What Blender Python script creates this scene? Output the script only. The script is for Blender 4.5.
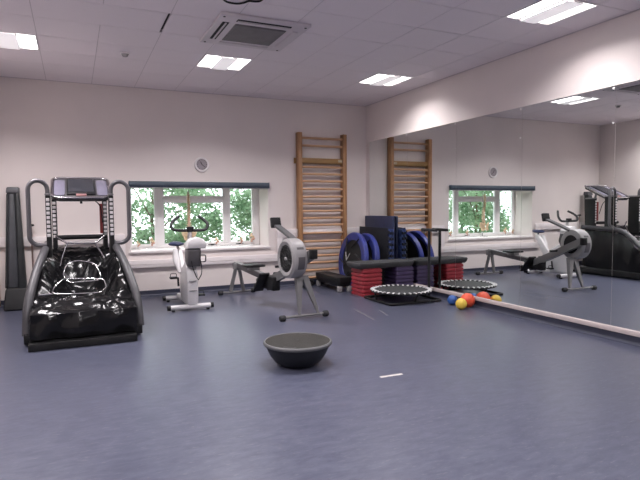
import bpy, bmesh, math, random
from mathutils import Vector, Matrix, noise
for o in list(bpy.data.objects): bpy.data.objects.remove(o, do_unlink=True)
scene = bpy.context.scene
C = scene.collection
random.seed(7)
PI = math.pi
# ---------------------------------------------------------------- camera
YAW, PITCH, ROLL, FPX = 0.429895, -0.059721, -0.008128, 536.88
cam_d = bpy.data.cameras.new('camera'); cam = bpy.data.objects.new('camera', cam_d); C.objects.link(cam)
fw = Vector((math.sin(YAW)*math.cos(PITCH), math.cos(YAW)*math.cos(PITCH), math.sin(PITCH)))
rt = Vector((math.cos(YAW), -math.sin(YAW), 0)); up = rt.cross(fw)
r2 = rt*math.cos(ROLL) + up*math.sin(ROLL); u2 = up*math.cos(ROLL) - rt*math.sin(ROLL)
cam.matrix_world = Matrix(((r2.x, u2.x, -fw.x, -4.9584), (r2.y, u2.y, -fw.y, -8.7464), (r2.z, u2.z, -fw.z, 1.364), (0, 0, 0, 1)))
cam_d.sensor_width = 36; cam_d.lens = FPX/640*36; cam_d.clip_start = .05
scene.camera = cam
# ---------------------------------------------------------------- world, exposure
SKY = 3.4
LAMP_W = 35.0
w = bpy.data.worlds.new('overcast'); scene.world = w; w.use_nodes = True
nt = w.node_tree
bg = nt.nodes['Background']; bg.inputs['Strength'].default_value = SKY
tc = nt.nodes.new('ShaderNodeTexCoord'); nz = nt.nodes.new('ShaderNodeTexNoise'); nz.inputs['Scale'].default_value = 2.5
rp = nt.nodes.new('ShaderNodeValToRGB'); rp.color_ramp.elements[0].color = (.86, .93, 1, 1); rp.color_ramp.elements[1].color = (1, 1, 1, 1)
nt.links.new(tc.outputs['Generated'], nz.inputs['Vector']); nt.links.new(nz.outputs['Fac'], rp.inputs['Fac']); nt.links.new(rp.outputs['Color'], bg.inputs['Color'])
vs = scene.view_settings
vs.view_transform = 'Standard'; vs.look = 'None'; vs.gamma = 1; vs.use_curve_mapping = False; vs.exposure = 0.4

# ---------------------------------------------------------------- helpers
H = 3.224           # ceiling height
XW = -6.25          # left wall
YF = -10.994        # wall behind the camera
MATS = {}
def mat(name, col, rough=.5, metal=0, var=.06, scale=8, bump=0, bscale=60, spec=.5, stretch=None, coat=0, emit=0, col2=None, trans=0):
    if name in MATS: return MATS[name]
    m = bpy.data.materials.new(name); m.use_nodes = True; n = m.node_tree; b = n.nodes['Principled BSDF']
    t = n.nodes.new('ShaderNodeTexCoord'); mp = n.nodes.new('ShaderNodeMapping'); no = n.nodes.new('ShaderNodeTexNoise'); cr = n.nodes.new('ShaderNodeValToRGB')
    if stretch: mp.inputs['Scale'].default_value = stretch
    no.inputs['Scale'].default_value = scale; no.inputs['Detail'].default_value = 5
    c1 = tuple(max(0, c*(1-var)) for c in col); c2 = col2 or tuple(min(1, c*(1+var)) for c in col)
    cr.color_ramp.elements[0].color = (*c1, 1); cr.color_ramp.elements[0].position = .35
    cr.color_ramp.elements[1].color = (*c2, 1); cr.color_ramp.elements[1].position = .65
    n.links.new(t.outputs['Object'], mp.inputs['Vector']); n.links.new(mp.outputs['Vector'], no.inputs['Vector'])
    n.links.new(no.outputs['Fac'], cr.inputs['Fac']); n.links.new(cr.outputs['Color'], b.inputs['Base Color'])
    b.inputs['Roughness'].default_value = rough; b.inputs['Metallic'].default_value = metal
    b.inputs['Specular IOR Level'].default_value = spec; b.inputs['Coat Weight'].default_value = coat
    b.inputs['Transmission Weight'].default_value = trans
    if emit:
        n.links.new(cr.outputs['Color'], b.inputs['Emission Color']); b.inputs['Emission Strength'].default_value = emit
    if bump:
        bn = n.nodes.new('ShaderNodeTexNoise'); bn.inputs['Scale'].default_value = bscale
        bp = n.nodes.new('ShaderNodeBump'); bp.inputs['Strength'].default_value = bump; bp.inputs['Distance'].default_value = .01
        n.links.new(mp.outputs['Vector'], bn.inputs['Vector']); n.links.new(bn.outputs['Fac'], bp.inputs['Height']); n.links.new(bp.outputs['Normal'], b.inputs['Normal'])
    MATS[name] = m
    return m
def finish(name, bm, m, parent=None, smooth=40, local=False):
    me = bpy.data.meshes.new(name); bmesh.ops.recalc_face_normals(bm, faces=bm.faces[:]); bm.to_mesh(me); bm.free()
    if parent is not None and not local: me.transform(XF[parent.name].inverted())
    if smooth:
        me.polygons.foreach_set('use_smooth', [True]*len(me.polygons))
        me.set_sharp_from_angle(angle=math.radians(smooth))
    me.materials.append(m)
    o = bpy.data.objects.new(name, me); C.objects.link(o)
    if parent is not None: o.parent = parent; XF[o.name] = XF[parent.name]
    else: XF[o.name] = Matrix.Identity(4)
    return o
XF = {}
def thing(name, label, cat, loc=(0, 0, 0), rz=0, group=None, kind=None):
    o = bpy.data.objects.new(name, None); C.objects.link(o); o.empty_display_size = .1
    o.location = loc; o.rotation_euler = (0, 0, rz)
    XF[o.name] = Matrix.Translation(loc) @ Matrix.Rotation(rz, 4, 'Z')
    tag(o, label, cat, group, kind)
    return o
def tag(o, label, cat=None, group=None, kind=None):
    if label: o['label'] = label
    if cat: o['category'] = cat
    if group: o['group'] = group
    if kind: o['kind'] = kind
    return o
def origin_to(o, loc):
    o.data.transform(Matrix.Translation(-Vector(loc))); o.location = loc
    return o
def B(): return bmesh.new()
def box(bm, x0, x1, y0, y1, z0, z1, bev=0, seg=2, mtx=None):
    r = bmesh.ops.create_cube(bm, size=1)
    vs_ = r['verts']
    for v in vs_:
        v.co = Vector((x0 if v.co.x < 0 else x1, y0 if v.co.y < 0 else y1, z0 if v.co.z < 0 else z1))
    if bev:
        es = list({e for v in vs_ for e in v.link_edges})
        rr = bmesh.ops.bevel(bm, geom=es, offset=bev, segments=seg, affect='EDGES', profile=.5)
        vs_ = list({v for f in rr['faces'] for v in f.verts} | {v for v in vs_ if v.is_valid})
    if mtx is not None: bmesh.ops.transform(bm, matrix=mtx, verts=vs_)
    return bm
def lathe(bm, prof, seg=32, c=(0, 0, 0), axis='Z', a0=0, a1=2*PI):
    """prof: list of (r, h); spun round an axis through c"""
    full = abs(a1-a0-2*PI) < 1e-6
    n = seg if full else seg+1
    rings = []
    def P(r, h, a):
        x, y = r*math.cos(a), r*math.sin(a)
        q = {'Z': (x, y, h), 'X': (h, x, y), 'Y': (x, h, y)}[axis]
        return bm.verts.new(Vector(q)+Vector(c))
    for r, h in prof:
        if r < 1e-6: rings.append([P(0, h, 0)])
        else: rings.append([P(r, h, a0+(a1-a0)*i/seg) for i in range(n)])
    for A, Bq in zip(rings, rings[1:]):
        for i in range(seg):
            j = (i+1) % n
            if len(A) == 1 and len(Bq) == 1: continue
            if len(A) == 1: bm.faces.new((A[0], Bq[i], Bq[j]))
            elif len(Bq) == 1: bm.faces.new((A[i], A[j], Bq[0]))
            else: bm.faces.new((A[i], A[j], Bq[j], Bq[i]))
    return bm
def smoothpath(pts, r=.05, n=5, closed=False):
    pts = [Vector(p) for p in pts]; out = []
    N = len(pts)
    for i, p in enumerate(pts):
        if not closed and i in (0, N-1): out.append(p); continue
        a = pts[i-1]; b = pts[(i+1) % N]
        da, db = (a-p), (b-p)
        rr = min(r, da.length*.49, db.length*.49)
        s = p+da.normalized()*rr; e = p+db.normalized()*rr
        for k in range(n+1):
            t = k/n; out.append(s*(1-t)**2+p*2*t*(1-t)+e*t*t)
    return out
def tube(bm, pts, rad, seg=10, bend=.05, closed=False, flat=None, n=5):
    """round (or flat=(w,h)) tube along a polyline with rounded corners; rad may be a list per input point when bend=0"""
    path = smoothpath(pts, bend, n, closed) if bend else [Vector(p) for p in pts]
    N = len(path)
    rads = rad if isinstance(rad, (list, tuple)) else [rad]*N
    rings = []; prev = None
    for i, p in enumerate(path):
        if closed: t = (path[(i+1) % N]-path[i-1])
        else: t = path[min(i+1, N-1)]-path[max(i-1, 0)]
        t.normalize()
        if prev is None:
            ref = Vector((0, 0, 1)) if abs(t.z) < .9 else Vector((0, 1, 0))
            u = ref.cross(t).normalized()
        else:
            u = (prev-t*prev.dot(t)).normalized()
        v = t.cross(u); prev = u
        ring = []
        for k in range(seg):
            a = 2*PI*(k+.5)/seg
            if flat: q = u*math.copysign(flat[0]/2, math.cos(a))+v*math.copysign(flat[1]/2, math.sin(a)) if seg == 4 else u*math.cos(a)*flat[0]/2+v*math.sin(a)*flat[1]/2
            else: q = (u*math.cos(a)+v*math.sin(a))*rads[i]
            ring.append(bm.verts.new(p+q))
        rings.append(ring)
    M = N if closed else N-1
    for i in range(M):
        A, D = rings[i], rings[(i+1) % N]
        for k in range(seg):
            j = (k+1) % seg
            bm.faces.new((A[k], A[j], D[j], D[k]))
    if not closed:
        bm.faces.new(rings[0]); bm.faces.new(rings[-1])
    return bm
def prism(bm, poly, axis, a, b, bev=0, mtx=None):
    """poly: 2-D outline; extruded along axis from a to b"""
    def P(u, v, h): return {'X': (h, u, v), 'Y': (u, h, v), 'Z': (u, v, h)}[axis]
    lo = [bm.verts.new(P(u, v, a)) for u, v in poly]; hi = [bm.verts.new(P(u, v, b)) for u, v in poly]
    n = len(poly)
    fs = [bm.faces.new(lo), bm.faces.new(hi)]
    for i in range(n): bm.faces.new((lo[i], lo[(i+1) % n], hi[(i+1) % n], hi[i]))
    vv = lo+hi
    if bev:
        es = list({e for f in fs for e in f.edges})
        rr = bmesh.ops.bevel(bm, geom=es, offset=bev, segments=2, affect='EDGES', profile=.5)
        vv = list({v for f in rr['faces'] for v in f.verts} | {v for v in vv if v.is_valid})
    if mtx is not None: bmesh.ops.transform(bm, matrix=mtx, verts=vv)
    return bm
def ball(bm, c, r, u=20, v=12, scale=(1, 1, 1)):
    rr = bmesh.ops.create_uvsphere(bm, u_segments=u, v_segments=v, radius=r)
    for q in rr['verts']: q.co = Vector((q.co.x*scale[0], q.co.y*scale[1], q.co.z*scale[2]))+Vector(c)
    return bm
def struct(name, bm, m, smooth=0, parent=None):
    o = finish(name, bm, m, parent, smooth)
    if parent is None: o['kind'] = 'structure'
    return o
ORD = ['bottom', 'second from the floor', 'third from the floor', 'fourth from the floor', 'fifth from the floor', 'sixth from the floor', 'topmost']

# ---------------------------------------------------------------- materials
WALL = mat('painted_wall', (.74, .67, .65), .75, var=.02, scale=1.5, bump=.05, bscale=150)
CEIL = mat('ceiling_tile', (.78, .72, .755), .9, var=.03, scale=120, bump=.25, bscale=300)
GRIDM = mat('ceiling_grid', (.52, .47, .50), .6, var=.03)
WHITE = mat('white_plastic', (.80, .76, .76), .4, var=.02)
TRIMW = mat('white_trim', (.80, .74, .74), .45, var=.02)
UPVC = mat('window_frame_white', (.86, .84, .84), .35, var=.02)
WOOD = mat('varnished_pine', (.36, .185, .085), .45, var=.22, scale=6, stretch=(6, 6, .7), bump=.05)
WOODR = mat('pine_rung', (.55, .33, .19), .42, var=.15, scale=6, stretch=(.7, 6, 6))
WOODD = mat('dark_pine', (.30, .17, .06), .5, var=.15, scale=5, stretch=(.7, 6, 6))
BLACK = mat('black_plastic', (.011, .011, .012), .45, var=.2, spec=.3)
BLACKS = mat('black_satin', (.018, .018, .02), .35, var=.2, spec=.3)
RUBBER = mat('black_rubber', (.02, .02, .022), .75, var=.2, bump=.1)
VINYL = mat('black_glossy_vinyl', (.006, .006, .007), .2, var=.2, spec=.28, bump=.12, bscale=9)
CHROME = mat('chrome', (.55, .54, .56), .2, 1, var=.04)
SILVER = mat('silver_paint', (.19, .187, .19), .38, .3, var=.05)
GREYP = mat('grey_paint', (.085, .08, .087), .4, .2, var=.06)
GREYL = mat('light_grey_plastic', (.28, .27, .275), .4, var=.04)
NAVY = mat('navy_vinyl', (.02, .028, .075), .5, var=.15)
BLUEPAD = mat('blue_pad_vinyl', (.03, .042, .22), .4, var=.12)
BLUEFOAM = mat('blue_foam', (.045, .075, .22), .7, var=.15)
DARKFOAM = mat('black_foam', (.016, .017, .025), .75, var=.2)
RED = mat('red_plastic', (.30, .022, .035), .45, var=.1)
PURPLE = mat('purple_plastic', (.055, .035, .10), .45, var=.1)
STEPG = mat('charcoal_step', (.045, .045, .05), .6, var=.15, bump=.2, bscale=120)
BONE = mat('bone_plastic', (.62, .46, .30), .5, var=.12, scale=20)
PINKB = mat('pink_bone_plastic', (.60, .36, .27), .5, var=.18, scale=20)
SCREEN = mat('dark_screen', (.03, .032, .04), .12, var=.1)
PANEL = mat('grey_lilac_panel', (.15, .14, .19), .35, var=.05)
BLUEG = mat('blue_grey_blind', (.085, .11, .14), .6, var=.06)
def floor_mat():
    m = bpy.data.materials.new('blue_linoleum'); m.use_nodes = True; n = m.node_tree; b = n.nodes['Principled BSDF']
    t = n.nodes.new('ShaderNodeTexCoord'); L = n.links.new
    def N(sc, st, det=6, rough=.6, dist=0):
        mp = n.nodes.new('ShaderNodeMapping'); mp.inputs['Scale'].default_value = st; mp.inputs['Rotation'].default_value = (0, 0, .12)
        o = n.nodes.new('ShaderNodeTexNoise'); o.inputs['Scale'].default_value = sc; o.inputs['Detail'].default_value = det; o.inputs['Roughness'].default_value = rough; o.inputs['Distortion'].default_value = dist
        L(t.outputs['Object'], mp.inputs['Vector']); L(mp.outputs['Vector'], o.inputs['Vector']); return o
    def R(src, a, b_, pa, pb):
        r = n.nodes.new('ShaderNodeValToRGB'); r.color_ramp.elements[0].color = (*a, 1); r.color_ramp.elements[1].color = (*b_, 1)
        r.color_ramp.elements[0].position = pa; r.color_ramp.elements[1].position = pb; L(src.outputs['Fac'], r.inputs['Fac']); return r
    a = N(11, (.6, 1.8, 1), det=8, rough=.68, dist=.5); c = R(a, (.051, .056, .090), (.094, .100, .143), .32, .68)
    s = N(26, (.5, 2.2, 1), 4, .7, .3); f = R(s, (0, 0, 0), (1, 1, 1), .58, .72)
    mx = n.nodes.new('ShaderNodeMix'); mx.data_type = 'RGBA'; mx.inputs[7].default_value = (.145, .15, .175, 1)
    mf = n.nodes.new('ShaderNodeMath'); mf.operation = 'MULTIPLY'; mf.inputs[1].default_value = .8
    L(f.outputs['Color'], mf.inputs[0]); L(mf.outputs[0], mx.inputs[0]); L(c.outputs['Color'], mx.inputs[6])
    d = N(60, (.6, 1.6, 1), 3, .6); g = R(d, (1, 1, 1), (0, 0, 0), .28, .42)
    mx2 = n.nodes.new('ShaderNodeMix'); mx2.data_type = 'RGBA'; mx2.inputs[7].default_value = (.052, .055, .082, 1)
    mf2 = n.nodes.new('ShaderNodeMath'); mf2.operation = 'MULTIPLY'; mf2.inputs[1].default_value = .6
    L(g.outputs['Color'], mf2.inputs[0]); L(mf2.outputs[0], mx2.inputs[0]); L(mx.outputs[2], mx2.inputs[6])
    L(mx2.outputs[2], b.inputs['Base Color'])
    rr = n.nodes.new('ShaderNodeMapRange'); rr.inputs[3].default_value = .26; rr.inputs[4].default_value = .40; L(a.outputs['Fac'], rr.inputs[0]); L(rr.outputs[0], b.inputs['Roughness'])
    b.inputs['Specular IOR Level'].default_value = .38
    return m
LINO = floor_mat()
SKIRT = mat('blue_skirting', (.035, .038, .065), .5, var=.12, scale=6)
def glass_mat():
    m = bpy.data.materials.new('window_glass'); m.use_nodes = True; n = m.node_tree; n.nodes.clear(); L = n.links.new
    o = n.nodes.new('ShaderNodeOutputMaterial'); t = n.nodes.new('ShaderNodeBsdfTransparent'); g = n.nodes.new('ShaderNodeBsdfGlossy'); x = n.nodes.new('ShaderNodeMixShader')
    g.inputs['Roughness'].default_value = .02; t.inputs['Color'].default_value = (.94, .97, .96, 1)
    x.inputs[0].default_value = .06; L(t.outputs[0], x.inputs[1]); L(g.outputs[0], x.inputs[2]); L(x.outputs[0], o.inputs[0]); return m
GLASS = glass_mat()
def mirror_mat():
    m = bpy.data.materials.new('mirror_silver'); m.use_nodes = True; b = m.node_tree.nodes['Principled BSDF']; n = m.node_tree
    no = n.nodes.new('ShaderNodeTexNoise'); no.inputs['Scale'].default_value = 1.2; cr = n.nodes.new('ShaderNodeValToRGB')
    cr.color_ramp.elements[0].color = (.84, .87, .86, 1); cr.color_ramp.elements[1].color = (.86, .89, .88, 1)
    n.links.new(no.outputs['Fac'], cr.inputs['Fac']); n.links.new(cr.outputs['Color'], b.inputs['Base Color'])
    b.inputs['Metallic'].default_value = 1; b.inputs['Roughness'].default_value = .0; return m
MIRROR = mirror_mat()

# ================================================================ SETTING
struct('floor', box(B(), XW-.3, .3, YF-.3, .0, -.15, 0), LINO)
WX0, WX1, WZ0, WZ1, WD = -4.17, -1.92, .715, 1.80, .62     # window opening, wall thickness
bm = B()
box(bm, XW-.3, WX0, 0, WD, -.15, H+.3); box(bm, WX1, .3, 0, WD, -.15, H+.3)
box(bm, WX0, WX1, 0, WD, -.15, WZ0-.02); box(bm, WX0, WX1, 0, WD, WZ1, H+.3)
struct('wall_back', bm, WALL)
struct('wall_right', box(B(), 0, .3, YF-.3, 0, -.15, H+.3), WALL)
struct('wall_left', box(B(), XW-.3, XW, YF-.3, 0, -.15, H+.3), WALL)
struct('wall_front', box(B(), XW, 0, YF-.3, YF, -.15, H+.3), WALL)
def cove(axis, a, b, side, pos):
    # coved skirting of floor vinyl: concave profile 90 mm high
    pr = [(0, 0), (.045, 0), (.03, .004), (.016, .014), (.008, .03), (.006, .09), (0, .09)]
    pr = [(pos+side*u, v) for u, v in pr]
    return prism(B(), pr, axis, a, b)
struct('baseboard_back', cove('X', XW, 0, -1, 0), SKIRT)
struct('baseboard_right', cove('Y', YF, 0, -1, 0), SKIRT)
struct('baseboard_left', cove('Y', YF, 0, 1, XW), SKIRT)
struct('baseboard_front', cove('X', XW, 0, 1, YF), SKIRT)
# ceiling: slab above, T-bars, lay-in tiles
ceil = struct('ceiling', box(B(), XW, 0, YF, 0, H+.25, H+.3), mat('plenum_slab', (.06, .055, .06), .9))
XL = [0]+[-.451-.6*k for k in range(10)]+[XW]
YL = [0]+[-.3965-.6*k for k in range(18)]+[YF]
LIGHTS = [(x, y) for y in (-1.8965, -4.8965, -7.8965) for x in (-.751, -3.151, -5.551)]  # row farthest from the window is unseen, added to lift the ambient light
def at_light(cx, cy): return any(abs(cx-a) < .1 and abs(cy-b) < .1 for a, b in LIGHTS)
tile_cache = {}
for i in range(len(XL)-1):
    for j in range(len(YL)-1):
        x1, x0 = XL[i], XL[i+1]; y1, y0 = YL[j], YL[j+1]; cx, cy = (x0+x1)/2, (y0+y1)/2
        if at_light(cx, cy): continue
        key = (round(x1-x0, 3), round(y1-y0, 3))
        if key not in tile_cache:
            hx, hy = (x1-x0)/2-.004, (y1-y0)/2-.004
            bb = B(); box(bb, -hx, hx, -hy, hy, 0, .018)
            o = finish('tile', bb, CEIL, None, 0); tile_cache[key] = o.data; C.objects.unlink(o); bpy.data.objects.remove(o)
        o = bpy.data.objects.new('tile', tile_cache[key]); C.objects.link(o); o.parent = ceil
        o.location = (cx, cy, H+random.uniform(-.0006, .0006))
        if abs(cx+4.351) < .02 and abs(cy+3.0965) < .02: o.location.x -= .02     # one tile pushed aside, leaving a dark gap
for x in XL[1:-1]:
    finish('grid_bar', box(B(), x-.012, x+.012, YF, 0, H+.003, H+.03) if abs(x+4.051) > .02 else box(box(B(), x-.012, x+.012, YF, -3.3965, H+.003, H+.03), x-.012, x+.012, -2.7965, 0, H+.003, H+.03), GRIDM, ceil, 0)
for y in YL[1:-1]:
    finish('grid_bar', box(B(), XW, 0, y-.012, y+.012, H+.0035, H+.0305), GRIDM, ceil, 0)
struct('trim_1', box(box(B(), XW, 0, -.022, 0, H-.004, H+.006), -.022, 0, YF, -.022, H-.004, H+.006), GRIDM)
# window board, dado trunking, mirror ledge
struct('trim_2', box(B(), WX0-.02, WX1+.02, -.035, .50, WZ0-.035, WZ0, .006), TRIMW, 40)
def trunk(name, x0, x1, z0, z1, d=.055):
    bb = B(); box(bb, x0, x1, -d, 0, z0, z1, .004); box(bb, x0, x1, -d-.006, -.002, (z0+z1)/2-.004, (z0+z1)/2+.004)
    return struct(name, bb, TRIMW, 40)
trunk('trim_3', XW, -4.25, .85, .985); trunk('trim_4', -4.35, -1.68, .455, .575); trunk('trim_5', -1.78, 0, .855, 1.0)
struct('trim_6', box(B(), -4.35, -4.25, -.055, 0, .575, .85, .004), TRIMW, 40)
struct('trim_7', box(B(), -1.78, -1.68, -.055, 0, .575, .855, .004), TRIMW, 40)
struct('trim_8', box(B(), -.028, 0, YF, -.12, .09, .14, .003), mat('ledge_cream', (.56, .48, .47), .5, var=.04), 40)
# ---- window
FY0, FY1 = .50, .57
win = thing('window_1', 'white framed window in a deep recess with trees behind', None, ((WX0+WX1)/2, FY0, WZ0), kind='structure')
M1, M2 = (-3.712, -3.60), (-2.556, -2.467)
for nm, a in (('jamb', (WX0, WX0+.055, WZ0, WZ1)), ('jamb', (WX1-.105, WX1, WZ0, WZ1)), ('head', (WX0+.055, WX1-.105, WZ1-.06, WZ1)), ('bottom_rail', (WX0+.055, WX1-.105, WZ0, WZ0+.05)),
              ('mullion', (*M1, WZ0+.05, WZ1-.06)), ('mullion', (*M2, WZ0+.05, WZ1-.06)), ('transom', (M1[1], M2[0], 1.49, 1.565))):
    finish(nm, box(B(), a[0], a[1], FY0, FY1, a[2], a[3], .008), UPVC, win)
for a in ((WX0+.055, M1[0], WZ0+.05, WZ1-.06), (M1[1], M2[0], WZ0+.05, 1.49), (M1[1], M2[0], 1.565, WZ1-.06), (M2[1], WX1-.105, WZ0+.05, WZ1-.06)):
    s = .022; bb = B()
    box(bb, a[0], a[0]+s, FY0+.012, FY1-.012, a[2], a[3]); box(bb, a[1]-s, a[1], FY0+.012, FY1-.012, a[2], a[3])
    box(bb, a[0]+s, a[1]-s, FY0+.012, FY1-.012, a[2], a[2]+s); box(bb, a[0]+s, a[1]-s, FY0+.012, FY1-.012, a[3]-s, a[3])
    sf = finish('casement', bb, UPVC, win, 0)
    finish('pane', box(B(), a[0]+s, a[1]-s, FY0+.032, FY0+.038, a[2]+s, a[3]-s), GLASS, sf, 0)
for x in (-2.78, -2.29):
    bb = B(); box(bb, x-.075, x+.06, FY0-.03, FY0-.018, WZ0+.028, WZ0+.042, .003); box(bb, x-.02, x+.02, FY0-.03, FY0+.001, WZ0+.02, WZ0+.035); finish('window_stay', bb, BLACK, win)
# ---- wall mirror: 1.22 m panels
mir = thing('wall_mirror', 'wall-length frameless mirror of tall glass panels above a cream ledge', 'mirror', (-.006, -3.9, .141))
ys = [-.14-1.2283*k for k in range(8)]
for a, b_ in zip(ys, ys[1:]):
    pn = finish('mirror_panel', box(B(), -.006, -.0005, b_+.0015, a-.0015, .141, 2.559), MIRROR, mir, 0)
    for z in (2.535, 2.19):
        finish('clip', lathe(B(), [(0, -.0115), (.009, -.010), (.012, -.0065)], 12, (0, b_+.03, z), 'X'), WHITE, pn)
# ================================================================ CEILING FITTINGS
LIT = mat('lit_diffuser', (1, .97, .97), .4, var=.0, emit=3.2)
LITC = mat('lit_centre_louvre', (1, .95, .97), .4, var=.02, scale=200, emit=.36)
LN = {(-.751, -1.8965): 'square ceiling light nearest the wall bars, beside the mirror wall', (-3.151, -1.8965): 'square ceiling light between the air conditioner and the window wall',
      (-5.551, -1.8965): 'square ceiling light at the far left above the treadmill', (-.751, -4.8965): 'large nearest square ceiling light beside the mirror wall',
      (-3.151, -4.8965): 'square ceiling light behind the air conditioner, away from the window', (-5.551, -4.8965): 'square ceiling light by the left wall, middle row',
      (-.751, -7.8965): 'unseen square ceiling light added for ambient light, beside the mirror wall, row farthest from the window', (-3.151, -7.8965): 'unseen square ceiling light added for ambient light, in the middle of the row farthest from the window', (-5.551, -7.8965): 'unseen square ceiling light added for ambient light, by the left wall, row farthest from the window'}
for (x, y) in LIGHTS:
    t = thing('ceiling_light', LN[(x, y)], 'ceiling light', (x, y, H), group='recessed square ceiling lights')
    hh = .294
    bb = B(); box(bb, -hh, hh, -hh, -hh+.012, -.004, .08); box(bb, -hh, hh, hh-.012, hh, -.004, .08); box(bb, -hh, -hh+.012, -hh+.012, hh-.012, -.004, .08); box(bb, hh-.012, hh, -hh+.012, hh-.012, -.004, .08); box(bb, -hh, hh, -hh, hh, .08, .085)
    finish('housing', bb, WHITE, t, 0, local=True)
    for s in (-1, 1):
        pr = []
        for k in range(9):
            q = k/8; pr.append((s*(.10+.178*q), .012-.012*math.sin(PI*q)))
        pr += [(s*.278, .045), (s*.10, .045)]
        finish('side_diffuser', prism(B(), pr, 'Y', -.278, .278), LIT, t, 40, local=True)
    finish('centre_louvre', box(B(), -.098, .098, -.278, .278, -.022, -.008, .004), LITC, t, 0, local=True)
    finish('divider', box(box(B(), -.104, -.098, -.278, .278, -.018, .045), .098, .104, -.278, .278, -.018, .045), GREYL, t, 0, local=True)
    for s in (-1, 1):
        ld = bpy.data.lights.new('ceiling_tube_light', 'AREA'); ld.shape = 'RECTANGLE'; ld.size = .17; ld.size_y = .54
        ld.energy = LAMP_W*(.30 if x > -1 else .56); ld.color = (1, .952, .965); ld.spread = math.radians(136)
        lo = bpy.data.objects.new('tube_light', ld); C.objects.link(lo); lo.parent = t; lo.location = (s*.19, 0, -.006)
# air conditioner cassette
ac = thing('air_conditioner', 'white square ceiling air conditioner cassette with dark grille', 'air conditioner', (-3.17, -3.2, H-.034))
s = .465
bb = B(); box(bb, -s, s, -s, s, 0, .033, .008); finish('panel', bb, mat('ac_white', (.62, .57, .60), .5, var=.02), ac, 40, local=True)
g = finish('grille', box(B(), -.27, .27, -.27, .27, -.01, .002, .006), mat('ac_grille_grey', (.16, .155, .16), .6), ac, 40, local=True)
for k in range(17):
    y = -.24+.03*k
    finish('grille_slat', box(B(), -.255, .255, y-.008, y+.004, -.016, -.009), mat('ac_slat', (.24, .23, .235), .5), g, 0, local=True)
DARK = mat('dark_slot', (.012, .012, .014), .8)
for k in range(4):
    R4 = Matrix.Rotation(k*PI/2, 4, 'Z')
    open_ = k in (0, 3)
    bb = B(); box(bb, -.28, .28, -.40, -.335, -.004, .003, 0, 2, R4); v = finish('air_slot', bb, DARK if open_ else mat('ac_white', (.5, .47, .49)), ac, 0, local=True)
    bb = B()
    if open_: box(bb, -.275, .275, -.372, -.366 if k == 0 else -.358, -.014, -.004, 0, 2, R4)
    else: box(bb, -.275, .275, -.395, -.34, -.012, -.004, .003, 2, R4)
    finish('vane', bb, MATS['ac_white'], v, 0, local=True)
for sx in (-1, 1):
    for sy in (-1, 1): finish('corner_screw', lathe(B(), [(0, -.004), (.012, -.003), (.014, .002)], 10, (sx*.42, sy*.42, 0)), DARK, ac, local=True)
# smoke detector
sd = thing('smoke_detector', 'small round white smoke detector on a ceiling tile', 'smoke detector', (-4.337, -1.86, H))
finish('base', lathe(B(), [(0, -.0), (.055, 0), (.055, -.014), (0, -.014)], 24), WHITE, sd, local=True)
finish('head', lathe(B(), [(0, -.045), (.026, -.043), (.034, -.034), (.036, -.022), (.046, -.014), (.02, -.012)], 24), GREYL, sd, local=True)
# hanging loops of cable near the top of the view
cb = finish('loose_cable', tube(B(), [(-3.76, -4.14, H-.002), (-3.74, -4.05, H-.02), (-3.66, -3.965, H-.03), (-3.56, -3.965, H-.03), (-3.50, -4.0, H-.02), (-3.47, -4.02, H-.006), (-3.43, -4.03, H-.012), (-3.38, -4.06, H-.014), (-3.36, -4.16, H-.002)], .009, 8, .04), BLACK)
tag(cb, 'loop of black cable hanging below the ceiling tiles', 'cable')
# ================================================================ WALL THINGS
ck = thing('wall_clock', 'round white wall clock above the window', 'clock', (-3.045, -.001, 2.08))
finish('case', lathe(B(), [(0, 0), (.118, 0), (.122, -.012), (.118, -.03), (.108, -.034), (.088, -.022), (0, -.022)], 40, axis='Y'), WHITE, ck, local=True)
finish('dial', lathe(B(), [(0, -.0225), (.088, -.0225), (.088, -.0232), (0, -.0235)], 40, axis='Y'), mat('clock_dial', (.30, .27, .29), .4), ck, local=True)
def hand(l, a, w_):
    q = Matrix.Rotation(a, 4, 'Y'); return box(B(), -w_, w_, -.0265, -.0245, -.012, l, 0, 2, q)
finish('hour_hand', hand(.05, -.5, .005), BLACK, ck, 0, local=True); finish('minute_hand', hand(.07, 2.3, .0035), BLACK, ck, 0, local=True)
for k in range(12):
    q = Matrix.Rotation(k*PI/6, 4, 'Y'); finish('hour_mark', box(B(), -.003, .003, -.0245, -.0232, .07, .082, 0, 2, q), BLACK, ck, 0, local=True)
# wall bars
wb = thing('wall_bars', 'tall pine gymnastic wall bars ladder fixed beside the mirror', 'wall bars', (-.935, -.07, 0))
BX0, BX1 = -1.405, -.465
for x in (BX0, BX1-.075):
    finish('upright', box(B(), x, x+.075, -.135, -.012, .06, 2.67, .006), WOOD, wb)
for z in (2.58, 2.448, 2.08, 1.956, 1.832, 1.695, 1.56, 1.435, 1.309, 1.185, 1.061, .92, .776, .646, .519, .395, .265, .135):
    finish('rung', tube(B(), [(BX0+.075, -.085, z), (BX1-.075, -.085, z)], .0, 12, 0, flat=(.05, .042)), WOODR, wb)
finish('cross_board', box(B(), BX0-.035, BX1-.07, -.012, 0, 2.14, 2.24, .003), WOODD, wb)
finish('front_board', box(B(), BX0+.075, BX1-.075, -.10, -.075, 2.145, 2.235, .003), WOODD, wb)
for z in (2.19, .4):
    finish('bracket', box(B(), BX1-.16, BX1-.077, -.104, -.10, z-.02, z+.02, .002), mat('pale_bracket', (.5, .42, .3), .4), wb)
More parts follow.
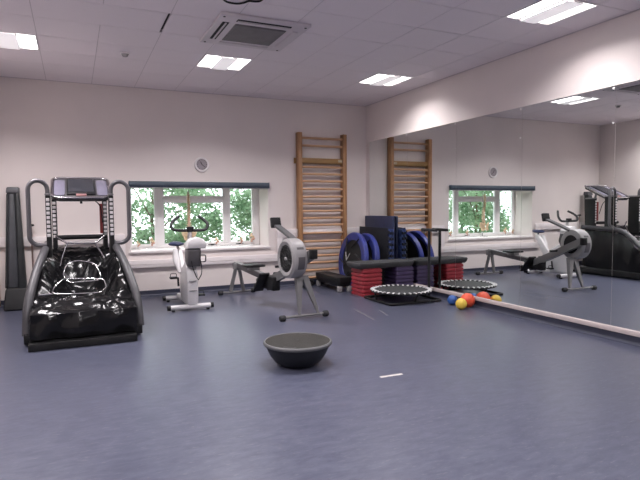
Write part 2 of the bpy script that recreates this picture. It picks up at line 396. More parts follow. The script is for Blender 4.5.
# sockets on the trunking seen between the bars
for k, x in enumerate((-1.15, -.98, -.80)):
    so = thing('wall_socket', ['white double socket behind the wall bars, nearest the window', 'white double socket behind the wall bars, middle of three', 'white double socket behind the wall bars, nearest the mirror'][k], 'socket', (x, -.061, .93), group='sockets on the trunking')
    finish('plate', box(B(), -.06, .06, -.008, 0, -.035, .035, .003), WHITE, so, local=True)
    for s in (-1, 1): finish('socket_holes', box(B(), s*.03-.014, s*.03+.014, -.0095, -.0075, -.012, .008), BLACK, so, 0, local=True)
# roller blind
rb = thing('roller_blind', 'blue grey roller blind rolled up above the window', 'blind', ((WX0+WX1)/2, -.03, 1.70))
finish('cassette', box(B(), WX0-.005, WX1+.005, -.075, -.002, 1.735, 1.797, .012, 3), BLUEG, rb)
finish('fabric_roll', tube(B(), [(WX0, -.04, 1.727), (WX1, -.04, 1.727)], .024, 16, 0), mat('blind_fabric', (.03, .042, .075), .7), rb)
finish('bottom_bar', box(B(), WX0+.01, WX1-.01, -.052, -.036, 1.688, 1.706, .004), GREYL, rb)
for x in (WX0-.004, WX1-.012): finish('end_cap', box(B(), x, x+.016, -.08, -.001, 1.70, 1.80, .006), mat('blind_cap', (.05, .075, .11), .5), rb)

# ================================================================ TREADMILL
tm = thing('treadmill', 'anti-gravity treadmill with collapsed glossy black bag, chrome frame and console', 'treadmill', (-4.88, -2.0, 0))
TC = -4.88
finish('front_plate', box(B(), -5.395, -4.395, -2.965, -2.70, .004, .075, .006), BLACK, tm)
bb = B(); box(bb, -5.45, -4.315, -2.70, -.95, .02, .13, .01); finish('base', bb, BLACK, tm)
finish('running_belt', box(B(), -5.16, -4.60, -2.72, -1.05, .13, .15, .004), RUBBER, tm)
def bag_h(u, v):
    # u -1..1 across, v 0 (entry end) .. 1 (console end)
    pts = [(0, .33), (.08, .385), (.2, .41), (.32, .37), (.45, .43), (.6, .60), (.75, .76), (.9, .86), (1, .86)]
    h = pts[-1][1]
    for (a, ha), (b_, hb) in zip(pts, pts[1:]):
        if a <= v <= b_:
            t = (v-a)/(b_-a); t = t*t*(3-2*t); h = ha*(1-t)+hb*t; break
    side = [(0, .34), (.2, .40), (.4, .62), (.55, .82), (1, .86)]
    hs = side[-1][1]
    for (a, ha), (b_, hb) in zip(side, side[1:]):
        if a <= v <= b_: t = (v-a)/(b_-a); hs = ha*(1-t)+hb*t; break
    k = min(1, max(0, (abs(u)-.45)/.5)); k = k*k*(3-2*k)
    h = h*(1-k)+hs*k
    # the sunken cockpit
    d = math.hypot(u/.5, (v-.52)/.17); h -= .20*math.exp(-d**4)
    d = math.hypot(u/.55, (v-.22)/.07); h += .015*math.exp(-d*d)
    return h
bb = B(); NU, NV = 58, 84
grid = []
for j in range(NV+1):
    v = j/NV; row = []
    for i in range(NU+1):
        u = -1+2*i/NU
        flare = 1 if v < .25 else 1-.17*min(1, (v-.25)/.35)
        x = TC+.495*u*flare-.0*v; y = -2.87+1.72*v
        h = bag_h(u, v)
        p = Vector((x*3.1, y*4.6, 0))
        r1 = 1-abs(noise.noise(p+Vector((noise.noise(p*.7)*1.2, 3, 1)))); r2_ = 1-abs(noise.noise(p*2.3+Vector((7, noise.noise(p*1.1)*1.5, 2))))
        edge = min(1, (1-abs(u))*6, v*14+.25)
        h += ((r1**2-.6)*.075+(r2_**2-.6)*.016)*edge
        row.append(bb.verts.new((x, y+.02*noise.noise(p*1.7)*edge, max(.14, h))))
    grid.append(row)
for j in range(NV):
    for i in range(NU): bb.faces.new((grid[j][i], grid[j][i+1], grid[j+1][i+1], grid[j+1][i]))
# side and front skirts with folds
loop = grid[0]+[grid[j][NU] for j in range(1, NV+1)]+[grid[NV][i] for i in range(NU-1, -1, -1)]+[grid[j][0] for j in range(NV-1, 0, -1)]
prev = loop
for lv in (.75, .5, .25, 0):
    cur = []
    for vtx in loop:
        z = .09+(vtx.co.z-.09)*lv
        nrm = Vector((vtx.co.x-TC, vtx.co.y+2.0, 0)).normalized()
        n_ = noise.noise(Vector((vtx.co.x*6, vtx.co.y*6, z*5)))*.04+noise.noise(Vector((vtx.co.x*11, vtx.co.y*11, z*9+4)))*.016+.02*math.sin(PI*lv)
        cur.append(bb.verts.new((vtx.co.x+nrm.x*n_, vtx.co.y+nrm.y*n_, z)))
    n_l = len(loop)
    for k in range(n_l): bb.faces.new((prev[k], prev[(k+1) % n_l], cur[(k+1) % n_l], cur[k]))
    prev = cur
finish('air_bag', bb, VINYL, tm, 60)
for s in (-1, 1):
    ox = (lambda x: x) if s == 1 else (lambda x: 2*TC-x)
    P = lambda q: (ox(q[0]), q[1], q[2])
    sr = finish('side_rail', tube(B(), [P(q) for q in ((-4.49, -1.02, .93), (-4.49, -1.9, .90), (-4.42, -2.2, .72), (-4.345, -2.58, .40), (-4.335, -2.66, .10))], .044, 14, .16), mat('rail_grey', (.055, .053, .06), .45, .1, var=.06), tm)
    # uprights with rows of white height marks
    for (x, y, zt) in ((-4.535, -1.70, 1.535), (-4.585, -1.22, 1.50)):
        xx = ox(x); up_ = finish('upright', box(B(), xx-.026, xx+.026, y-.03, y+.20, .10, zt, .006), BLACK, tm)
        finish('upright_cap', box(B(), xx-.03, xx+.03, y-.034, y+.204, zt, zt+.025, .006), SILVER, up_)
        for k in range(9):
            z = zt-.05-.052*k; finish('height_mark', box(B(), xx-.018, xx+.018, y-.034, y-.029, z-.018, z+.018, .003), mat('mark_white', (.72, .69, .70), .4), up_)
    # grab loop
    lp = [(-4.535, -1.70, 1.54)]+[(-4.435-.10*math.cos(PI*k/8), -1.72-.02*math.cos(PI+PI*k/8), 1.605+.10*math.sin(PI*k/8)) for k in range(9)]+[(-4.335, -1.74, 1.02), (-4.40, -1.72, .955), (-4.52, -1.70, .955)]
    finish('grab_loop', tube(B(), [P(q) for q in lp],   .025, 12, .085, n=7), mat('loop_grey', (.12, .115, .125), .35, .3, var=.05), tm)
    finish('lift_strut', tube(B(), [P(q) for q in ((-4.585, -1.22, 1.0), (-4.60, -1.22, .60), (-4.56, -1.5, .15))], .022, 10, .06), BLACKS, tm)
finish('red_tag', box(B(), -4.65, -4.615, -1.262, -1.242, 1.06, 1.44, .004), mat('red_tag', (.22, .03, .03), .5), tm)
finish('cross_bar', tube(B(), [(-5.17, -1.30, 1.02), (-4.57, -1.30, 1.02)], .030, 14, 0), BLACKS, tm)
uf = finish('cockpit_frame', tube(B(), [(-5.16, -1.50, 1.04), (-5.039, -1.55, .96), (-4.726, -1.55, .95), (-4.60, -1.50, 1.04)], .012, 10, .03), CHROME, tm)
finish('frame_arm', tube(B(), [(-5.039, -1.55, .96), (-5.097, -1.62, .80), (-5.12, -1.75, .70)], .011, 8, .04), CHROME, tm)
finish('frame_arm', tube(B(), [(-4.727, -1.55, .95), (-4.63, -1.62, .78), (-4.62, -1.75, .70)], .011, 8, .04), CHROME, tm)
finish('cockpit_loop', tube(B(), [(-5.093, -1.97, .62), (-5.046, -1.92, .744), (-4.937, -1.88, .775), (-4.757, -1.90, .74), (-4.685, -1.97, .61), (-4.70, -2.08, .55), (-5.03, -2.08, .54)], .0085, 10, .06, closed=True), CHROME, tm)
finish('cockpit_loop', tube(B(), [(-5.085, -2.16, .60), (-5.174, -2.29, .53), (-5.19, -2.42, .475), (-5.02, -2.45, .465), (-4.72, -2.45, .46), (-4.645, -2.33, .50), (-4.665, -2.19, .575), (-4.88, -2.12, .585)], .0085, 10, .05, closed=True), CHROME, tm)
finish('cockpit_rod', tube(B(), [(-5.32, -2.43, .47), (-5.19, -2.42, .475)], .01, 8, 0), CHROME, tm)
# console: tilted tray
MT = Matrix.Translation((-4.86, -1.27, 1.625)) @ Matrix.Rotation(math.radians(25), 4, 'X')
def rrect(hx, hy, r, n=6):
    out = []
    for cx, cy, a in ((hx-r, hy-r, 0), (-hx+r, hy-r, PI/2), (-hx+r, -hy+r, PI), (hx-r, -hy+r, 1.5*PI)):
        out += [(cx+r*math.cos(a+PI/2*k/n), cy+r*math.sin(a+PI/2*k/n)) for k in range(n+1)]
    return out
bb = B(); prism(bb, rrect(.325, .31, .09), 'Z', -.03, .01, .008, MT); cs = finish('console', bb, GREYP, tm)
ring = [(x, y, .02) for x, y in rrect(.33, .315, .09)]
bb = B(); tube(bb, ring, .018, 10, 0, closed=True); bmesh.ops.transform(bb, matrix=MT, verts=bb.verts[:]); finish('console_rim', bb, CHROME, tm)
bb = B(); box(bb, -.165, .165, -.22, .27, .01, .035, .008, 2, MT); sc_ = finish('screen_housing', bb, BLACKS, cs)
bb = B(); box(bb, -.145, .145, -.16, .25, .035, .038, 0, 2, MT); finish('screen', bb, SCREEN, cs, 0)
for s in (-1, 1):
    bb = B(); prism(bb, [(x+s*.245, y+.01) for x, y in rrect(.06, .24, .04)], 'Z', .01, .022, .003, MT); finish('side_panel', bb, PANEL, cs)
bb = B(); box(bb, -.06, .06, -.29, -.235, .01, .045, .01, 2, MT); finish('stop_button', bb, mat('dull_red', (.25, .12, .12), .4), cs)
for s in (-1, 1):
    finish('console_arm', tube(B(), [(TC+s*.295, -1.22, 1.50), (TC+s*.295, -1.25, 1.60)], .02, 10, 0), SILVER, tm)
finish('lower_peg', tube(B(), [(-4.865, -1.5, 1.50), (-4.865, -1.5, 1.44)], .015, 10, 0), BLACK, tm)
finish('console_cable', tube(B(), [(-4.80, -1.48, 1.50), (-4.72, -1.42, 1.49), (-4.64, -1.36, 1.42), (-4.62, -1.30, 1.20)], .007, 8, .08), BLACK, tm)

# ================================================================ EXERCISE BIKE
eb = thing('exercise_bike', 'white upright exercise bike with black horn handlebars in front of the window', 'exercise bike', (-3.56, -1.1, 0))
WB = mat('bike_white', (.66, .64, .65), .35, var=.03)
for y, hw, cx in ((-1.52, .27, -3.563), (-.68, .22, -3.55)):
    f = finish('foot_bar', tube(B(), [(cx-hw, y, .055), (cx+hw, y, .055)], .034, 14, 0), WB, eb)
    for s in (-1, 1):
        finish('end_cap', tube(B(), [(cx+s*(hw-.005), y, .055), (cx+s*(hw+.035), y, .055)], .037, 14, 0), BLACK, f)
        finish('rubber_foot', box(B(), cx+s*(hw-.04)-.02, cx+s*(hw-.04)+.02, y-.025, y+.025, 0, .024, .004), BLACK, f)
bb = B(); box(bb, -3.60, -3.50, -1.55, -.65, .06, .12, .02); finish('main_beam', bb, WB, eb)
prof = [(-1.56, .09), (-1.585, .22), (-1.56, .45), (-1.50, .60), (-1.42, .66), (-1.30, .62), (-1.16, .52), (-1.02, .40), (-.98, .28), (-1.02, .17), (-1.12, .09)]
bb = B(); prism(bb, prof, 'X', -3.615, -3.465, .03); sh = finish('flywheel_shroud', bb, WB, eb)
finish('shroud_band', box(B(), -3.59, -3.49, -1.594, -1.55, .40, .412, .003), GREYL, sh)
finish('shroud_band', box(B(), -3.59, -3.49, -1.598, -1.55, .27, .282, .003), GREYL, sh)
finish('steering_column', tube(B(), [(-3.54, -1.47, .58), (-3.545, -1.44, .80), (-3.545, -1.47, 1.07)], [.05, .04, .026], 12, 0), WB, eb)
bb = B(); prism(bb, [(-1.59, .60), (-1.63, .80), (-1.60, .85), (-1.40, .86), (-1.36, .70), (-1.42, .58)], 'X', -3.60, -3.43, .015); finish('dark_cowl', bb, GREYP, eb)
bb = B(); prism(bb, [(-3.62, .84), (-3.37, .84), (-3.355, .90), (-3.40, .965), (-3.47, .99), (-3.555, .975), (-3.61, .92)], 'Y', -1.65, -1.45, .025); hd = finish('console_hood', bb, WB, eb)
finish('display', box(B(), -3.57, -3.41, -1.452, -1.440, .87, .95, .003), SCREEN, hd)
finish('handlebar', tube(B(), [(-3.665, -1.36, 1.265), (-3.74, -1.42, 1.22), (-3.795, -1.47, 1.16), (-3.775, -1.50, 1.09), (-3.70, -1.50, 1.08), (-3.40, -1.50, 1.075), (-3.325, -1.50, 1.085), (-3.295, -1.47, 1.16), (-3.345, -1.42, 1.22), (-3.405, -1.36, 1.265)], .02, 12, .045), RUBBER, eb)
finish('bar_clamp', box(B(), -3.59, -3.50, -1.53, -1.46, 1.06, 1.13, .012), BLACK, eb)
finish('heart_lead', tube(B(), [(-3.50, -1.52, .86), (-3.43, -1.63, .66), (-3.43, -1.64, .50), (-3.47, -1.60, .42)], .006, 8, .1), BLACK, eb)
finish('heart_lead', tube(B(), [(-3.55, -1.56, .80), (-3.56, -1.62, .62), (-3.50, -1.63, .46), (-3.47, -1.60, .42)], .006, 8, .1), BLACK, eb)
bh = finish('bottle_cage', tube(B(), [(-3.42, -1.5, .74), (-3.345, -1.5, .74), (-3.345, -1.5, .65), (-3.42, -1.5, .65)], .009, 8, .02), GREYP, eb)
# saddle column
bb = B(); prism(bb, [(-1.08, .34), (-.93, .36), (-.70, .74), (-.70, .79), (-.78, .79), (-1.06, .46)], 'X', -3.585, -3.525, .015); finish('saddle_column', bb, WB, eb)
finish('saddle_column_cover', tube(B(), [(-3.63, -.80, .78), (-3.625, -.86, .62), (-3.60, -.95, .46)], [.035, .055, .02], 12, 0), WB, eb)
finish('saddle_post', tube(B(), [(-3.575, -.74, .76), (-3.585, -.73, .83)], .02, 12, 0), CHROME, eb)
bb = B(); ball(bb, (0, 0, 0), 1, 24, 12)
for v in bb.verts:
    z = v.co.z; wd = .115 if v.co.y > 0 else .115*(1-.55*min(1, -v.co.y))
    v.co = Vector((v.co.x*wd-3.60, v.co.y*.14-.73, z*.032+.852+(.012 if v.co.y > .6 else 0)))
finish('saddle', bb, NAVY, eb)
for s, yy, zz in ((-1, -1.21, .42), (1, -1.21, .16)):
    xx = -3.55+s*.115
    cr_ = finish('crank', tube(B(), [(xx, -1.21, .30), (xx+s*.01, yy-.03, zz)], .014, 8, 0), BLACKS, eb)
    bb = B(); box(bb, xx+s*.02 if s > 0 else xx-.12, xx+.12 if s > 0 else xx-.02, yy-.08, yy+.02, zz-.012, zz+.016, .006); finish('pedal', bb, BLACK, cr_)
    finish('pedal_strap', tube(B(), [(xx+s*.03, yy-.03, zz+.01), (xx+s*.03, yy-.03, zz+.06), (xx+s*.11, yy-.03, zz+.06), (xx+s*.11, yy-.03, zz+.01)], .005, 6, .02), BLACK, cr_)

# ================================================================ ROWING MACHINE (local axes: y runs from the flywheel end to the rear foot)
rw = thing('rowing_machine', 'silver and black air rowing machine with round flywheel cage', 'rowing machine', (-2.405, -2.70, 0), math.atan2(.205, 2.28))
def rp_(name, bm, m, parent=None, smooth=40): return finish(name, bm, m, parent or rw, smooth, local=True)
fb = rp_('front_foot_bar', tube(B(), [(-.27, 0, .04), (.27, 0, .04)], .016, 12, 0), SILVER)
rf = rp_('rear_foot_bar', tube(B(), [(-.24, 2.29, .035), (.25, 2.29, .035)], .016, 12, 0), SILVER)
for f, y, hw in ((fb, 0, .27), (rf, 2.29, .245)):
    for s in (-1, 1):
        rp_('wheel', lathe(B(), [(0, -.035), (.03, -.035), (.036, -.025), (.036, .025), (.03, .035), (0, .035)], 16, (s*(hw+.03), y, .036), 'X'), RUBBER, f)
for x0, x1, z1 in ((.0, -.07, .52), (.07, .20, .52)):
    bb = B()
    lo = [(x1-.012, -.015), (x1+.012, -.015), (x1+.012, .015), (x1-.012, .015)]; hi = [(x0-.05, .10), (x0+.04, .10), (x0+.04, .18), (x0-.05, .18)]
    a = [bb.verts.new((x, y, .04)) for x, y in lo]; b_ = [bb.verts.new((x, y, z1)) for x, y in hi]
    bb.faces.new(a); bb.faces.new(b_)
    for k in range(4): bb.faces.new((a[k], a[(k+1) % 4], b_[(k+1) % 4], b_[k]))
    rp_('front_leg', bb, SILVER, None, 0)
FC = (-.07, .17, .74)
cg = rp_('flywheel_housing', lathe(B(), [(.17, -.095), (.215, -.105), (.245, -.085), (.25, -.05), (.25, .06), (.235, .085), (.19, .10), (.15, .10)], 48, FC, 'X'), GREYL)
bb = B(); lathe(bb, [(0, -.085), (.172, -.082), (.172, .085), (0, .085)], 40, FC, 'X'); rp_('flywheel', bb, BLACK, cg)
rp_('hub', lathe(B(), [(0, -.112), (.018, -.11), (.022, -.085)], 16, FC, 'X'), GREYL, cg)
for r in (.05, .085, .12, .15):
    rp_('guard_ring', tube(B(), [(FC[0]-.092, FC[1]+r*math.cos(2*PI*k/32), FC[2]+r*math.sin(2*PI*k/32)) for k in range(32)], .0035, 6, 0, closed=True), BLACKS, cg)
for k in range(12):
    a = 2*PI*k/12; rp_('guard_spoke', tube(B(), [(FC[0]-.092, FC[1]+.022*math.cos(a), FC[2]+.022*math.sin(a)), (FC[0]-.094, FC[1]+.175*math.cos(a), FC[2]+.175*math.sin(a))], .003, 6, 0), BLACKS, cg)
for a0, a1 in ((PI*.96, PI*1.16), (PI*.80, PI*.84)):
    rp_('vent_slot', lathe(B(), [(.249, -.045), (.2535, -.045), (.2535, .045), (.249, .045)], 8, FC, 'X', a0, a1), GREYP, cg)
bb = B(); tube(bb, [(.02, 1.02, .36), (.05, .62, .50), (.062, .10, .72), (.062, -.10, .80)], .04, 4, .2, flat=(.075, .11)); rp_('main_beam', bb, SILVER)
rp_('beam_cap', box(B(), .02, .105, -.16, -.09, .745, .86, .008), BLACK)
rp_('handle', tube(B(), [(-.20, .40, .62), (.24, .40, .62)], .016, 10, 0), BLACK)
rp_('monorail', box(B(), -.03, .03, 0, 1.36, -.04, .04, .006, 2, Matrix.Translation((0, .97, .37)) @ Matrix.Rotation(math.atan2(.10, 1.35), 4, 'X')), GREYP)
rp_('rail_track', box(B(), -.035, .035, .25, 1.34, .04, .048, .002, 2, Matrix.Translation((0, .97, .37)) @ Matrix.Rotation(math.atan2(.10, 1.35), 4, 'X')), SILVER)
for s in (-1, 1):
    bb = B(); tube(bb, [(s*.02, 2.26, .45), (s*.11, 2.29, .045)], .02, 4, 0, flat=(.05, .032)); rp_('rear_leg', bb, SILVER, None, 0)
rp_('rear_bracket', box(B(), -.045, .045, 2.20, 2.36, .39, .50, .012), SILVER)
se = rp_('seat', box(B(), -.15, .15, 1.48, 1.72, .50, .535, .015), BLACK)
rp_('seat_carriage', box(B(), -.06, .06, 1.50, 1.70, .44, .502, .008), SILVER, se)
for s in (-1, 1):
    MF = Matrix.Translation((s*.105, 1.08, .33)) @ Matrix.Rotation(math.radians(-48), 4, 'X')
    fp = rp_('foot_plate', box(B(), -.075, .075, -.19, .17, -.014, .014, .006, 2, MF), BLACK)
    rp_('heel_cup', box(B(), -.06, .06, .08, .15, .012, .065, .01, 2, MF), BLACK, fp)
    rp_('foot_strap', tube(B(), [(-.07, -.02, 0), (-.06, -.02, .06), (.06, -.02, .06), (.07, -.02, 0)], .01, 6, .03), BLACK, fp) if False else None
    bb = B(); tube(bb, [(-.065, -.03, .0), (-.055, -.03, .05), (.055, -.03, .05), (.065, -.03, .0)], .01, 4, .03, flat=(.03, .006)); bmesh.ops.transform(bb, matrix=MF, verts=bb.verts[:]); rp_('foot_strap', bb, BLACK, fp)
rp_('stretcher_block', box(B(), -.06, .06, .80, 1.20, .24, .43, .02), BLACK)
bb = B(); tube(bb, [(-.01, .22, .96), (-.01, .45, 1.04), (-.01, .74, 1.13)], .02, 4, 0, flat=(.085, .03)); rp_('monitor_arm', bb, mat('arm_dark', (.07, .07, .075), .45), None, 0)
mo = rp_('monitor', box(B(), -.07, .07, -.025, .025, -.065, .075, .01, 2, Matrix.Translation((-.01, .78, 1.165)) @ Matrix.Rotation(-.25, 4, 'X')), BLACK)
rp_('monitor_screen', box(B(), -.05, .05, .025, .028, -.03, .055, 0, 2, Matrix.Translation((-.01, .78, 1.165)) @ Matrix.Rotation(-.25, 4, 'X')), mat('lcd_grey', (.2, .22, .2), .2), mo)

# ================================================================ BALANCE TRAINER
bt = thing('balance_trainer', 'half-ball balance trainer lying dome down, flat grey platform up', 'balance trainer', (-3.215, -4.46, 0))
finish('dome', lathe(B(), [(0, .0), (.12, .0), (.16, .01), (.205, .045), (.245, .10), (.268, .15), (.278, .178), (.278, .19)], 48), mat('dark_blue_dome', (.012, .013, .018), .5, spec=.3, var=.15), bt, local=True)
finish('rim', lathe(B(), [(.278, .180), (.294, .184), (.301, .196), (.299, .208), (.292, .2145), (.284, .2145), (.28, .209)], 48), mat('grey_rim', (.10, .10, .105), .5), bt, local=True)
finish('platform', lathe(B(), [(.284, .2115), (.2, .2112), (.1, .211), (0, .211)], 48), mat('grey_platform', (.030, .028, .026), .8, spec=.2, var=.12, bump=.25, bscale=200), bt, local=True)
finish('plug', lathe(B(), [(0, .2145), (.012, .2135), (.014, .210)], 14), BLACK, bt, local=True)
for a in (.9, .9+PI):
    q = Matrix.Rotation(a, 4, 'Z'); finish('handle_recess', box(B(), .232, .25, -.055, .055, .208, .2125, .001, 2, q), BLACK, bt, local=True)

# ================================================================ FLOOR TRAMPOLINE
tr = thing('mini_trampoline', 'round black mini trampoline with white straps and a T-handle post by the mirror', 'trampoline', (-.60, -2.1, 0))
RC = Vector((-.615, -2.12, .15)); RR = .43
def circ(c, r, n=48, z=0): return [(c.x+r*math.cos(2*PI*k/n), c.y+r*math.sin(2*PI*k/n), c.z+z) for k in range(n)]
finish('ring', tube(B(), circ(RC, RR), .017, 10, 0, closed=True), BLACKS, tr)
finish('mat', lathe(B(), [(0, -.004), (.395, -.002), (.402, .002), (.40, .006), (0, .003)], 48, RC), mat('woven_black', (.03, .032, .034), .7, var=.2, scale=300), tr)
bb = B()
for k in range(34):
    a = 2*PI*k/34; q = Matrix.Translation(RC) @ Matrix.Rotation(a, 4, 'Z'); box(bb, .385, .45, -.0125, .0125, .004, .021, .004, 1, q)
o = finish('white_straps', bb, mat('strap_white', (.70, .70, .70), .5), tr); o['kind'] = 'stuff'
bb = B(); tube(bb, [(-1.02, -1.72, .02), (-1.02, -2.48, .02), (-.16, -2.48, .02), (-.16, -1.72, .02)], .018, 8, .05, closed=True); finish('base_frame', bb, BLACK, tr)
for x, y in ((-1.02, -2.1), (-.62, -2.48), (-.62, -1.72), (-.16, -2.1)):
    d = Vector((RC.x-x, RC.y-y, 0)).normalized(); e = RC-d*RR
    finish('leg', tube(B(), [(x, y, .02), (e.x, e.y, .145)], .015, 8, 0), BLACK, tr)
po = finish('handle_post', tube(B(), [(-.105, -2.1, .0), (-.105, -2.1, 1.02)], .021, 12, 0), BLACKS, tr)
finish('post_bracket', tube(B(), [(-.17, -2.1, .03), (-.105, -2.1, .03)], .015, 8, 0), BLACK, tr)
finish('t_handle', tube(B(), [(-.105, -1.92, 1.02), (-.105, -2.28, 1.02)], .022, 12, 0), RUBBER, po)

# ================================================================ BLUE TRAMPOLINES ON EDGE
def blue_tramp(loc, rad, tilt, label, rz):
    t = thing('folded_trampoline', label, 'trampoline', loc, rz, 'blue trampolines stood on edge')
    M = Matrix.Rotation(tilt, 4, 'Y') @ Matrix.Translation((0, 0, rad+.012)) @ Matrix.Rotation(-PI/2, 4, 'Y')
    def pt(name, bm, m, par=None):
        bmesh.ops.transform(bm, matrix=M, verts=bm.verts[:]); return finish(name, bm, m, par or t, 40, local=True)
    pt('blue_pad', lathe(B(), [(rad-.13, .0), (rad-.125, .022), (rad-.02, .03), (rad, .015), (rad, -.04), (rad-.01, -.055), (rad-.02, -.05), (rad-.02, -.01), (rad-.12, -.012)], 56), BLUEPAD)
    pt('mat', lathe(B(), [(0, .004), (rad-.12, .004), (rad-.12, -.004), (0, -.004)], 56), mat('tramp_mat', (.012, .012, .013), .75))
    for k in range(6):
        a = PI/6+k*PI/3
        lg = pt('leg', tube(B(), [((rad-.05)*math.cos(a), (rad-.05)*math.sin(a), .03), (.20*math.cos(a+.55), .20*math.sin(a+.55), .045)], .012, 8, 0), BLACKS)
    for a, b_ in (((-.02, .12), (.10, .02)), ((-.02, .12), (.12, .17))):
        pt('white_tie', tube(B(), [(a[0], a[1], .05), (b_[0], b_[1], .05)], .006, 6, 0), WHITE)
    return t
blue_tramp((-.735, -.715, 0), .47, math.radians(7), 'blue padded round trampoline stood on edge, nearest the wall bars', 0)
blue_tramp((-.525, -.725, 0), .46, math.radians(7), 'blue padded round trampoline stood on edge, between another trampoline and the foam mats', 0)

# ================================================================ MATS AGAINST THE MIRROR
def puzzle_mat(x0, x1, y0, y1, z1, m, label, off):
    # jigsaw-edged slab: teeth along the front and top edges
    n = 21; h = z1/n; pts = [(y1, 0), (y0, 0)]
    for k in range(n):
        d = -.045 if (k+off) % 2 else 0
        pts += [(y0+d, h*k), (y0+d, h*(k+1)-.004)]
    pts += [(y1, z1)]
    o = finish('foam_mat', prism(B(), pts, 'X', x0, x1), m, None, 0)
    origin_to(o, ((x0+x1)/2, (y0+y1)/2, 0))
    tag(o, label, 'foam mat', 'interlocking foam mats by the mirror')
puzzle_mat(-.188, -.165, -1.05, -.09, 1.02, DARKFOAM, 'black interlocking foam mat on edge, outermost of the pack beside the blue trampolines', 0)
puzzle_mat(-.162, -.139, -1.05, -.10, 1.00, BLUEFOAM, 'blue interlocking foam mat on edge, second in the pack from the blue trampolines', 1)
puzzle_mat(-.136, -.113, -1.05, -.10, 1.00, DARKFOAM, 'black interlocking foam mat on edge in the middle of the pack', 0)
puzzle_mat(-.110, -.087, -1.05, -.10, 1.00, BLUEFOAM, 'blue interlocking foam mat on edge, nearest the tall navy mat', 1)
o = finish('exercise_mat', box(B(), -.060, -.022, -1.02, -.06, 0, 1.215, .012, 3), NAVY); origin_to(o, (-.04, -.66, 0)); tag(o, 'tall navy blue exercise mat on edge leaning flat to the mirror', 'exercise mat')
# ================================================================ STEP AND RISERS
def rounded_step(x0, x1, y0, y1, z0, z1, r, inset):
    bb = B(); cx, cy = (x0+x1)/2, (y0+y1)/2; hx, hy = (x1-x0)/2, (y1-y0)/2
    lv = [(z0, inset), (z0+(z1-z0)*.35, .01), (z1-.018, 0), (z1-.006, .004), (z1, .014), (z1, .03), (z1-.004, .035)]
    rings = [[bb.verts.new((cx+x, cy+y, z)) for x, y in rrect(hx-i, hy-i, max(.01, r-i*.5), 8)] for z, i in lv]
    for A, D in zip(rings, rings[1:]):
        for k in range(len(A)): bb.faces.new((A[k], A[(k+1) % len(A)], D[(k+1) % len(A)], D[k]))
    bb.faces.new(rings[0]); bb.faces.new(rings[-1])
    return bb
st = thing('aerobic_step', 'long charcoal aerobic step platform raised on red and purple risers', 'aerobic step', (-.58, -1.36, .42))
finish('platform', rounded_step(-1.075, -.02, -1.63, -1.215, .425, .515, .07, .035), STEPG, st)
finish('tread_mat', box(B(), -1.01, -.085, -1.57, -1.275, .511, .518, .002), mat('tread_rubber', (.04, .04, .043), .85, bump=.4, bscale=250), st)
def riser(cx, cy, hx, hy, k, m, col, label):
    z0 = .0605*k
    bb = B()
    lv = [(z0, -.004), (z0+.022, -.006), (z0+.044, .0), (z0+.05, .014), (z0+.06, .016)]
    rings = [[bb.verts.new((x, y, z)) for x, y in rrect(hx-i, hy-i, .035, 4)] for z, i in lv]
    for A, D in zip(rings, rings[1:]):
        for q in range(len(A)): bb.faces.new((A[q], A[(q+1) % len(A)], D[(q+1) % len(A)], D[q]))
    bb.faces.new(rings[0]); bb.faces.new(rings[-1])
    o = finish('step_riser', bb, m, None, 40); o.location = (cx, cy, 0)
    o.data.transform(Matrix.Translation((0, 0, -z0))); o.location.z = z0
    tag(o, label, 'step riser', col+' step risers stacked under the long step')
for k in range(7):
    riser(-.80, -1.42, .175, .19, k, RED, 'red', 'red plastic step riser, '+ORD[k]+' of the red stack')
    riser(-.20, -1.42, .165, .19, k, PURPLE, 'purple', 'dark purple step riser by the mirror, '+ORD[k]+' of its stack')
# low black bench beside the wall bars
lb = thing('low_step', 'low black step with grey feet lying beside the wall bars', 'aerobic step', (-1.0, -.56, 0))
finish('platform', rounded_step(-1.13, -.86, -1.08, -.16, .09, .24, .05, .03), BLACK, lb)
for x in (-1.08, -.91):
    for y in (-1.03, -.21): finish('foot', box(B(), x-.035, x+.035, y-.035, y+.035, 0, .092, .01), GREYL, lb)
# dumbbells under the bars
for k, (x, y) in enumerate(((-1.45, -.36), (-1.24, -.22))):
    db = thing('dumbbell', ['small black dumbbell on the floor under the wall bars, nearer the rowing machine', 'small black dumbbell on the floor under the wall bars, nearer the low black step'][k], 'dumbbell', (x, y, 0), .9, 'dumbbells under the wall bars')
    finish('grip', tube(B(), [(-.06, 0, .05), (.06, 0, .05)], .014, 10, 0), GREYL, db, local=True)
    for s in (-1, 1):
        hd_ = finish('head', lathe(B(), [(0, s*.055), (.045, s*.055), (.05, s*.062), (.05, s*.11), (.042, s*.118), (0, s*.118)], 14, (0, 0, .05), 'X'), BLACK, db, local=True)
        finish('end_cap', lathe(B(), [(0, s*.122), (.016, s*.121), (.02, s*.117)], 12, (0, 0, .05), 'X'), GREYL, hd_, local=True)
# ================================================================ BALLS
for x, y, r, c, l in ((-.19, -2.76, .068, (.03, .10, .34), 'small blue ball on the floor beside the mirror ledge'), (-.305, -3.09, .075, (.72, .50, .07), 'small yellow ball on the floor in front of the orange ball'), (-.14, -3.02, .098, (.72, .09, .04), 'largest ball, orange red, touching the mirror ledge')):
    o = finish('exercise_ball', ball(B(), (0, 0, 0), r, 28, 18), mat('ball_%02d' % int(r*1000), c, .45, var=.08, bump=.1)); o.location = (x, y, r); tag(o, l, 'ball', 'coloured balls by the mirror')
